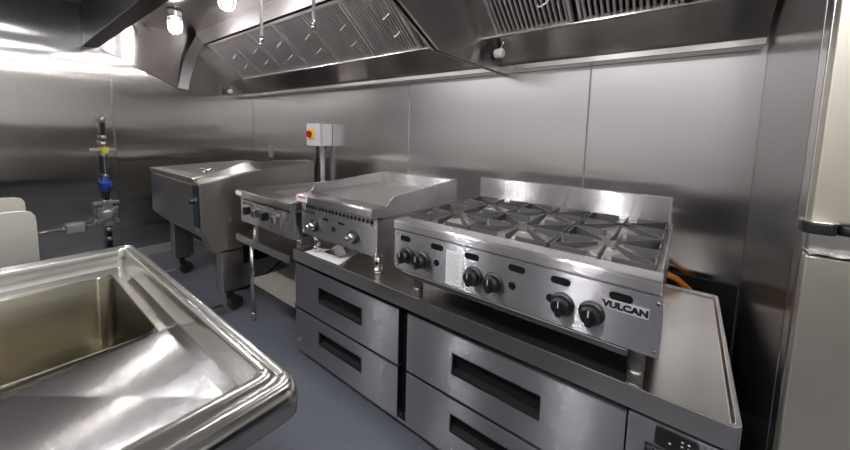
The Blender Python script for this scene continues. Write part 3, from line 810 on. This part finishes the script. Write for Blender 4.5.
for x in (-.851, -.771, -.548, -.473, -.254, -.176):
    kb = MB().lathe([(.033, 0), (.034, .004), (.033, .010), (.028, .014)], (x, 1.0007, -.477), (0, -1, 0), 28).build('knob', BLACK, t)
    g = MB().lathe([(.0265, .014), (.0255, .034), (.021, .040), (.004, .041)], (x, 1.0007, -.477), (0, -1, 0), 24)
    g.prism([(x - .008, -.501), (x + .008, -.501), (x + .007, -.453), (x - .007, -.453)], 'y', .952, .966, .003)
    g.build('knob_grip', BLACK, kb)
    MB().box(x - .0012, x + .0012,   .9513, .9519, -.472, -.454).build('pointer', WHITEP, kb)
lb = MB().box(-.664, -.595, .9992, 1.0006, -.536, -.412).build('instruction_label', PAPER, t)
m = MB()
for k in range(15):
    z = -.424 - k * .0072
    m.box(-.658, -.602 - random.random() * .02, .9984, .9990, z, z + .0015)
m.build('label_print', PRINT, lb)
vp = MB().box(-.151, -.045, .9985, 1.0006, -.452, -.424, .0008).build('logo_plate', PLATE, t)
text_mesh('logo', 'VULCAN', .0235, BLACK, vp, (-.0985, .9980, -.4385), stretch=1.12, bold=.0014)
# burners and grates: three columns, two rows
gx0, gx1, gy0, gy1 = xa + .012, xb - .012, 1.095, 1.725
gw = (gx1 - gx0) / 3; gd = (gy1 - gy0) / 2
zt, zbm = -.337, -.369
def fin(m, p, q, zt0, zt1, zb0, zb1, th=.0055):
    p = Vector(p); q = Vector(q); d = (q - p).normalized(); nn = Vector((-d.y, d.x)) * th / 2
    vs = []
    for pt, za, zb_ in ((p, zt0, zb0), (q, zt1, zb1)):
        for sgn in (1, -1):
            for z in (za, zb_): vs.append(m.bm.verts.new((pt.x + sgn * nn.x, pt.y + sgn * nn.y, z)))
    a = vs
    for f in ((0, 1, 3, 2), (4, 6, 7, 5), (0, 2, 6, 4), (1, 5, 7, 3), (0, 4, 5, 1), (2, 3, 7, 6)):
        m.bm.faces.new([a[k] for k in f])
gr0 = None
for ci in range(3):
    for ri in range(2):
        cx = gx0 + gw * (ci + .5); cy = gy0 + gd * (ri + .5)
        if gr0 is None:
            bn = MB().lathe([(.052, 0), (.055, .006), (.05, .012), (.040, .016), (.018, .018), (.015, .014)], (cx, cy, zdeck - .002), n=28).build('burner', IRONL, t)
            w, dd = gw / 2 - .006, gd / 2 - .004
            m = MB()
            for sx in (-1, 1):
                for sy in (-1, 1):
                    fin(m, (cx + sx * .028, cy + sy * .028), (cx + sx * w, cy + sy * dd), zt, zt, zt - .010, zbm - .006)
                    # V brace between diagonal end and the side
                    fin(m, (cx + sx * w, cy + sy * dd), (cx + sx * w * .99, cy + sy * .045), zt - .002, zt - .002, zbm, zbm + .008, .005)
                    fin(m, (cx + sx * .035, cy + sy * dd * .99), (cx + sx * w, cy + sy * dd), zt - .002, zt - .002, zbm + .008, zbm, .005)
                fin(m, (cx + sx * .045, cy), (cx + sx * w, cy), zt, zt, zt - .008, zbm)
            for sy in (-1, 1): fin(m, (cx, cy + sy * .045), (cx, cy + sy * dd), zt, zt, zt - .008, zbm)
            gr = m.build('grate', IRON, t)
            gr0 = (bn, gr, cx, cy)
        else:
            for src in gr0[:2]:
                c = src.copy(); COL.objects.link(c); c.parent = t
                c.location = (cx - gr0[2], cy - gr0[3], 0)
m = MB()
for ci in range(3):
    cx = gx0 + gw * (ci + .5)
    m.tube([(cx, 1.08, zdeck + .004), (cx, gy1 - .08, zdeck + .004)], .009, 8)
m.build('burner_tube', IRONL, t)
for x in (-.85, -.068):
    for y in (1.075, 1.68):
        MB().lathe([(.014, 0), (.020, .004), (.020, .03), (.016, .035), (.021, .04), (.021, .1212)], (x, y, zc + .0005), n=20).build('leg', LEGD, t)
# orange gas hose behind
m = MB().tube([(-.12, 1.86, -.60), (-.06, 1.90, -.605), (.0, 1.935, -.635), (.05, 1.945, -.675), (.06, 1.935, -.85), (.05, 1.95, -1.15)], .014)
tag(m.build('gas_hose', ORANGE), 'orange flexible gas hose behind the range at its right end', 'hose')

# ------------------------------------------------------------------ refrigerator on the right
t = thing('refrigerator', (.6, 1.6, ZF), 'tall stainless reach-in refrigerator with stacked half doors at right', 'refrigerator')
fx0, fx1, ff = .231, .98, 1.19
MB().box(fx0, fx1, ff + .060, 2.04, -1.19, .80, .003).build('cabinet', FRG, t)
MB().box(fx0 + .001, fx1, ff + .002, ff + .0595, -1.19, .80, .004).build('face_frame', BRIGHT, t)
zs = ((-.196, .78, 'upper'), (-1.17, -.252, 'lower'))
for z0, z1, w in zs:
    d = MB().box(fx0 + .001, fx1 - .002, 1.140 if w == 'upper' else 1.147, 1.183, z0, z1, .005).build('door', FRDOOR, t)
    MB().box(fx0 + .012, fx1 - .012, 1.1835, 1.1915, z0 + .01, z1 - .01).build('gasket', RUBBER, d)
    hz = z0 + .25 if w == 'upper' else z1 - .35
    MB().box(fx1 - .07, fx1 - .04, 1.095, 1.1365, hz - .12, hz + .12, .006).build('handle', CHROME, d)
MB().box(fx0 + .006, fx1, 1.165, 1.19, -.247, -.190, .002).build('mullion', BRIGHT, t)
h = MB().prism(rrect(.212, .264, 1.088, 1.1385, .016, 5), 'z', -.192, -.168, .002).build('hinge', BLACK, t)
MB().prism(rrect(.210, .266, 1.086, 1.1385, .016, 5), 'z', -.1675, -.164, .001).build('hinge_cap', CHROME, h)
MB().lathe([(.014, 0), (.016, .004), (.016, .022), (.012, .026)], (.281, 1.120, -.192)).build('hinge_pin', BLACK, h)
m = MB(); G = []
for i in range(13):
    r = []
    for j in range(5):
        r.append(m.bm.verts.new((fx0 + .004 + i * .012, 1.130 + j * .014 + .004 * math.sin(i * 1.9), -.2485 + .005 * abs(math.sin(i * 2.3 + j * 1.7)) + .0015)))
    G.append(r)
for i in range(12):
    for j in range(4): m.bm.faces.new((G[i][j], G[i + 1][j], G[i + 1][j + 1], G[i][j + 1]))
m.build('protective_film', FILM, t)
for z, y in ((-.275, 2.0), (-.235, 1.72), (-.17, 1.30)):
    MB().lathe([(.005, 0), (.004, .002)], (fx0, y, z), (-1, 0, 0), 8).build('screw', BRIGHT, t)
for x in (fx0 + .07, fx1 - .07):
    for y in (1.30, 1.95):
        MB().lathe([(.03, 0), (.03, .01), (.018, .014), (.018, .12)], (x, y, ZF)).build('leg', CHROME, t)

# ------------------------------------------------------------------ sink with drainboard (nearest thing)
t = thing('compartment_sink', (-1.0, -.1, ZF), 'large stainless sink with raised rolled rim and drainboard in the foreground', 'sink')
O = (-1.487, -.456, -.47, .288); I = (-1.455, -.568, -.43, .252)
prof = [(0, -.445), (0, -.418), (.03, -.406), (.10, -.399), (.20, -.397), (.30, -.399), (.37, -.405), (.41, -.406), (.46, -.402), (.58, -.401), (.70, -.404), (.78, -.412), (.84, -.432), (.94, -.454), (1.0, -.460)]
m = MB(); rings = []
und = [(-.02, -.450, .02), (.0, 0, 0)]
ring0 = rrect(O[0] + .006, O[1] - .006, O[2] + .006, O[3] - .006, .022, 6)
rings.append([m.bm.verts.new((p[0], p[1], -.452)) for p in ring0])
for tt, z in prof:
    q = [O[k] + (I[k] - O[k]) * tt for k in range(4)]
    rings.append([m.bm.verts.new((p[0], p[1], z)) for p in rrect(*q, .026 - .012 * tt, 6)])
for a, c in zip(rings, rings[1:]):
    for i in range(len(a)):
        k = (i + 1) % len(a); f = m.bm.faces.new((a[i], a[k], c[k], c[i])); f.smooth = True
m.build('rolled_rim', SINKS, t)
# deck around the bowl and drainboard
bx0, bx1, by0, by1 = -1.392, -.922, -.40, .215
z0 = -.4602
m = MB()
m.box(I[0] - .002, bx0, I[2], I[3] + .002, z0 - .004, z0).box(bx0, bx1, by1, I[3] + .002, z0 - .004, z0).box(bx0, bx1, I[2], by0, z0 - .004, z0)
m.build('bowl_ledge', SINKS, t)
m = MB()
A = (I[1] + .004, I[3] + .002, z0); B = (I[1] + .004, I[2], z0); Cc = (bx1, I[2], z0 - .001); D = (bx1, I[3] + .002, z0 - .001); Eo = (bx1, -.02, z0 - .012)
for tri in ((A, D, Eo), (A, Eo, B), (B, Eo, Cc)): m.poly(tri)
m.build('drainboard', DRAINB, t, recalc=True)
m = MB(); rings = []
for ins, z, r in ((0, z0, .035), (.003, z0 - .006, .035), (.005, -.70, .035), (.012, -.745, .05), (.05, -.765, .05)):
    rings.append([m.bm.verts.new((p[0], p[1], z)) for p in rrect(bx0 + ins, bx1 - ins, by0 + ins, by1 - ins, r, 8)])
for a, c in zip(rings, rings[1:]):
    for i in range(len(a)):
        k = (i + 1) % len(a); f = m.bm.faces.new((a[i], a[k], c[k], c[i])); f.smooth = True
m.bm.faces.new(rings[-1])
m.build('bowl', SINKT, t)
MB().lathe([(.045, 0), (.045, .003), (.03, .004), (.028, .001)], (-1.16, -.09, -.7648)).build('drain', CHROME, t)
for x in (-1.42, -.53):
    for y in (-.40, .20):
        MB().tube([(x, y, -.465), (x, y, -1.29)], .020, 14).lathe([(.022, 0), (.026, .01), (.02, .04)], (x, y, ZF)).build('leg', BRIGHT, t)

# hand sink with tall side splashes beyond the sink
t = thing('hand_sink', (-2.02, -.3, -.8), 'small hand sink with two tall round cornered side splashes beyond the large sink', 'hand sink')
for x in (-1.755, -2.305):
    zt = -.290 if x > -2 else -.318
    m = MB().prism([(-.545, zt), (.058, zt), (.078, zt - .006), (.088, zt - .022), (.090, zt - .045), (.090, -.66), (.07, -.68), (-.545, -.68)], 'x', x - .006, x, .0015)
    m.build('side_splash', FRD, t)
MB().box(-2.304, -1.762, -.549, -.535, -.66, -.33, .002).build('back_splash', FRD, t)
m = MB()
m.box(-2.304, -1.762, -.534, -.50, -.53, -.52).box(-2.304, -1.762, .02, .085, -.53, -.52).box(-2.304, -2.25, -.50, .02, -.53, -.52).box(-1.81, -1.762, -.50, .02, -.53, -.52)
m.box(-2.25, -1.81, -.50, .02, -.665, -.66).box(-2.25, -2.246, -.50, .02, -.66, -.53).box(-1.814, -1.81, -.50, .02, -.66, -.53).box(-2.246, -1.814, -.50, -.496, -.66, -.53).box(-2.246, -1.814, .016, .02, -.66, -.53)
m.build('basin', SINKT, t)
m = MB().tube([(-2.03, -.517, -.52), (-2.03, -.517, -.40), (-2.03, -.49, -.375), (-2.03, -.42, -.37), (-2.03, -.36, -.38), (-2.03, -.35, -.41)], .010)
m.build('faucet', CHROME, t)
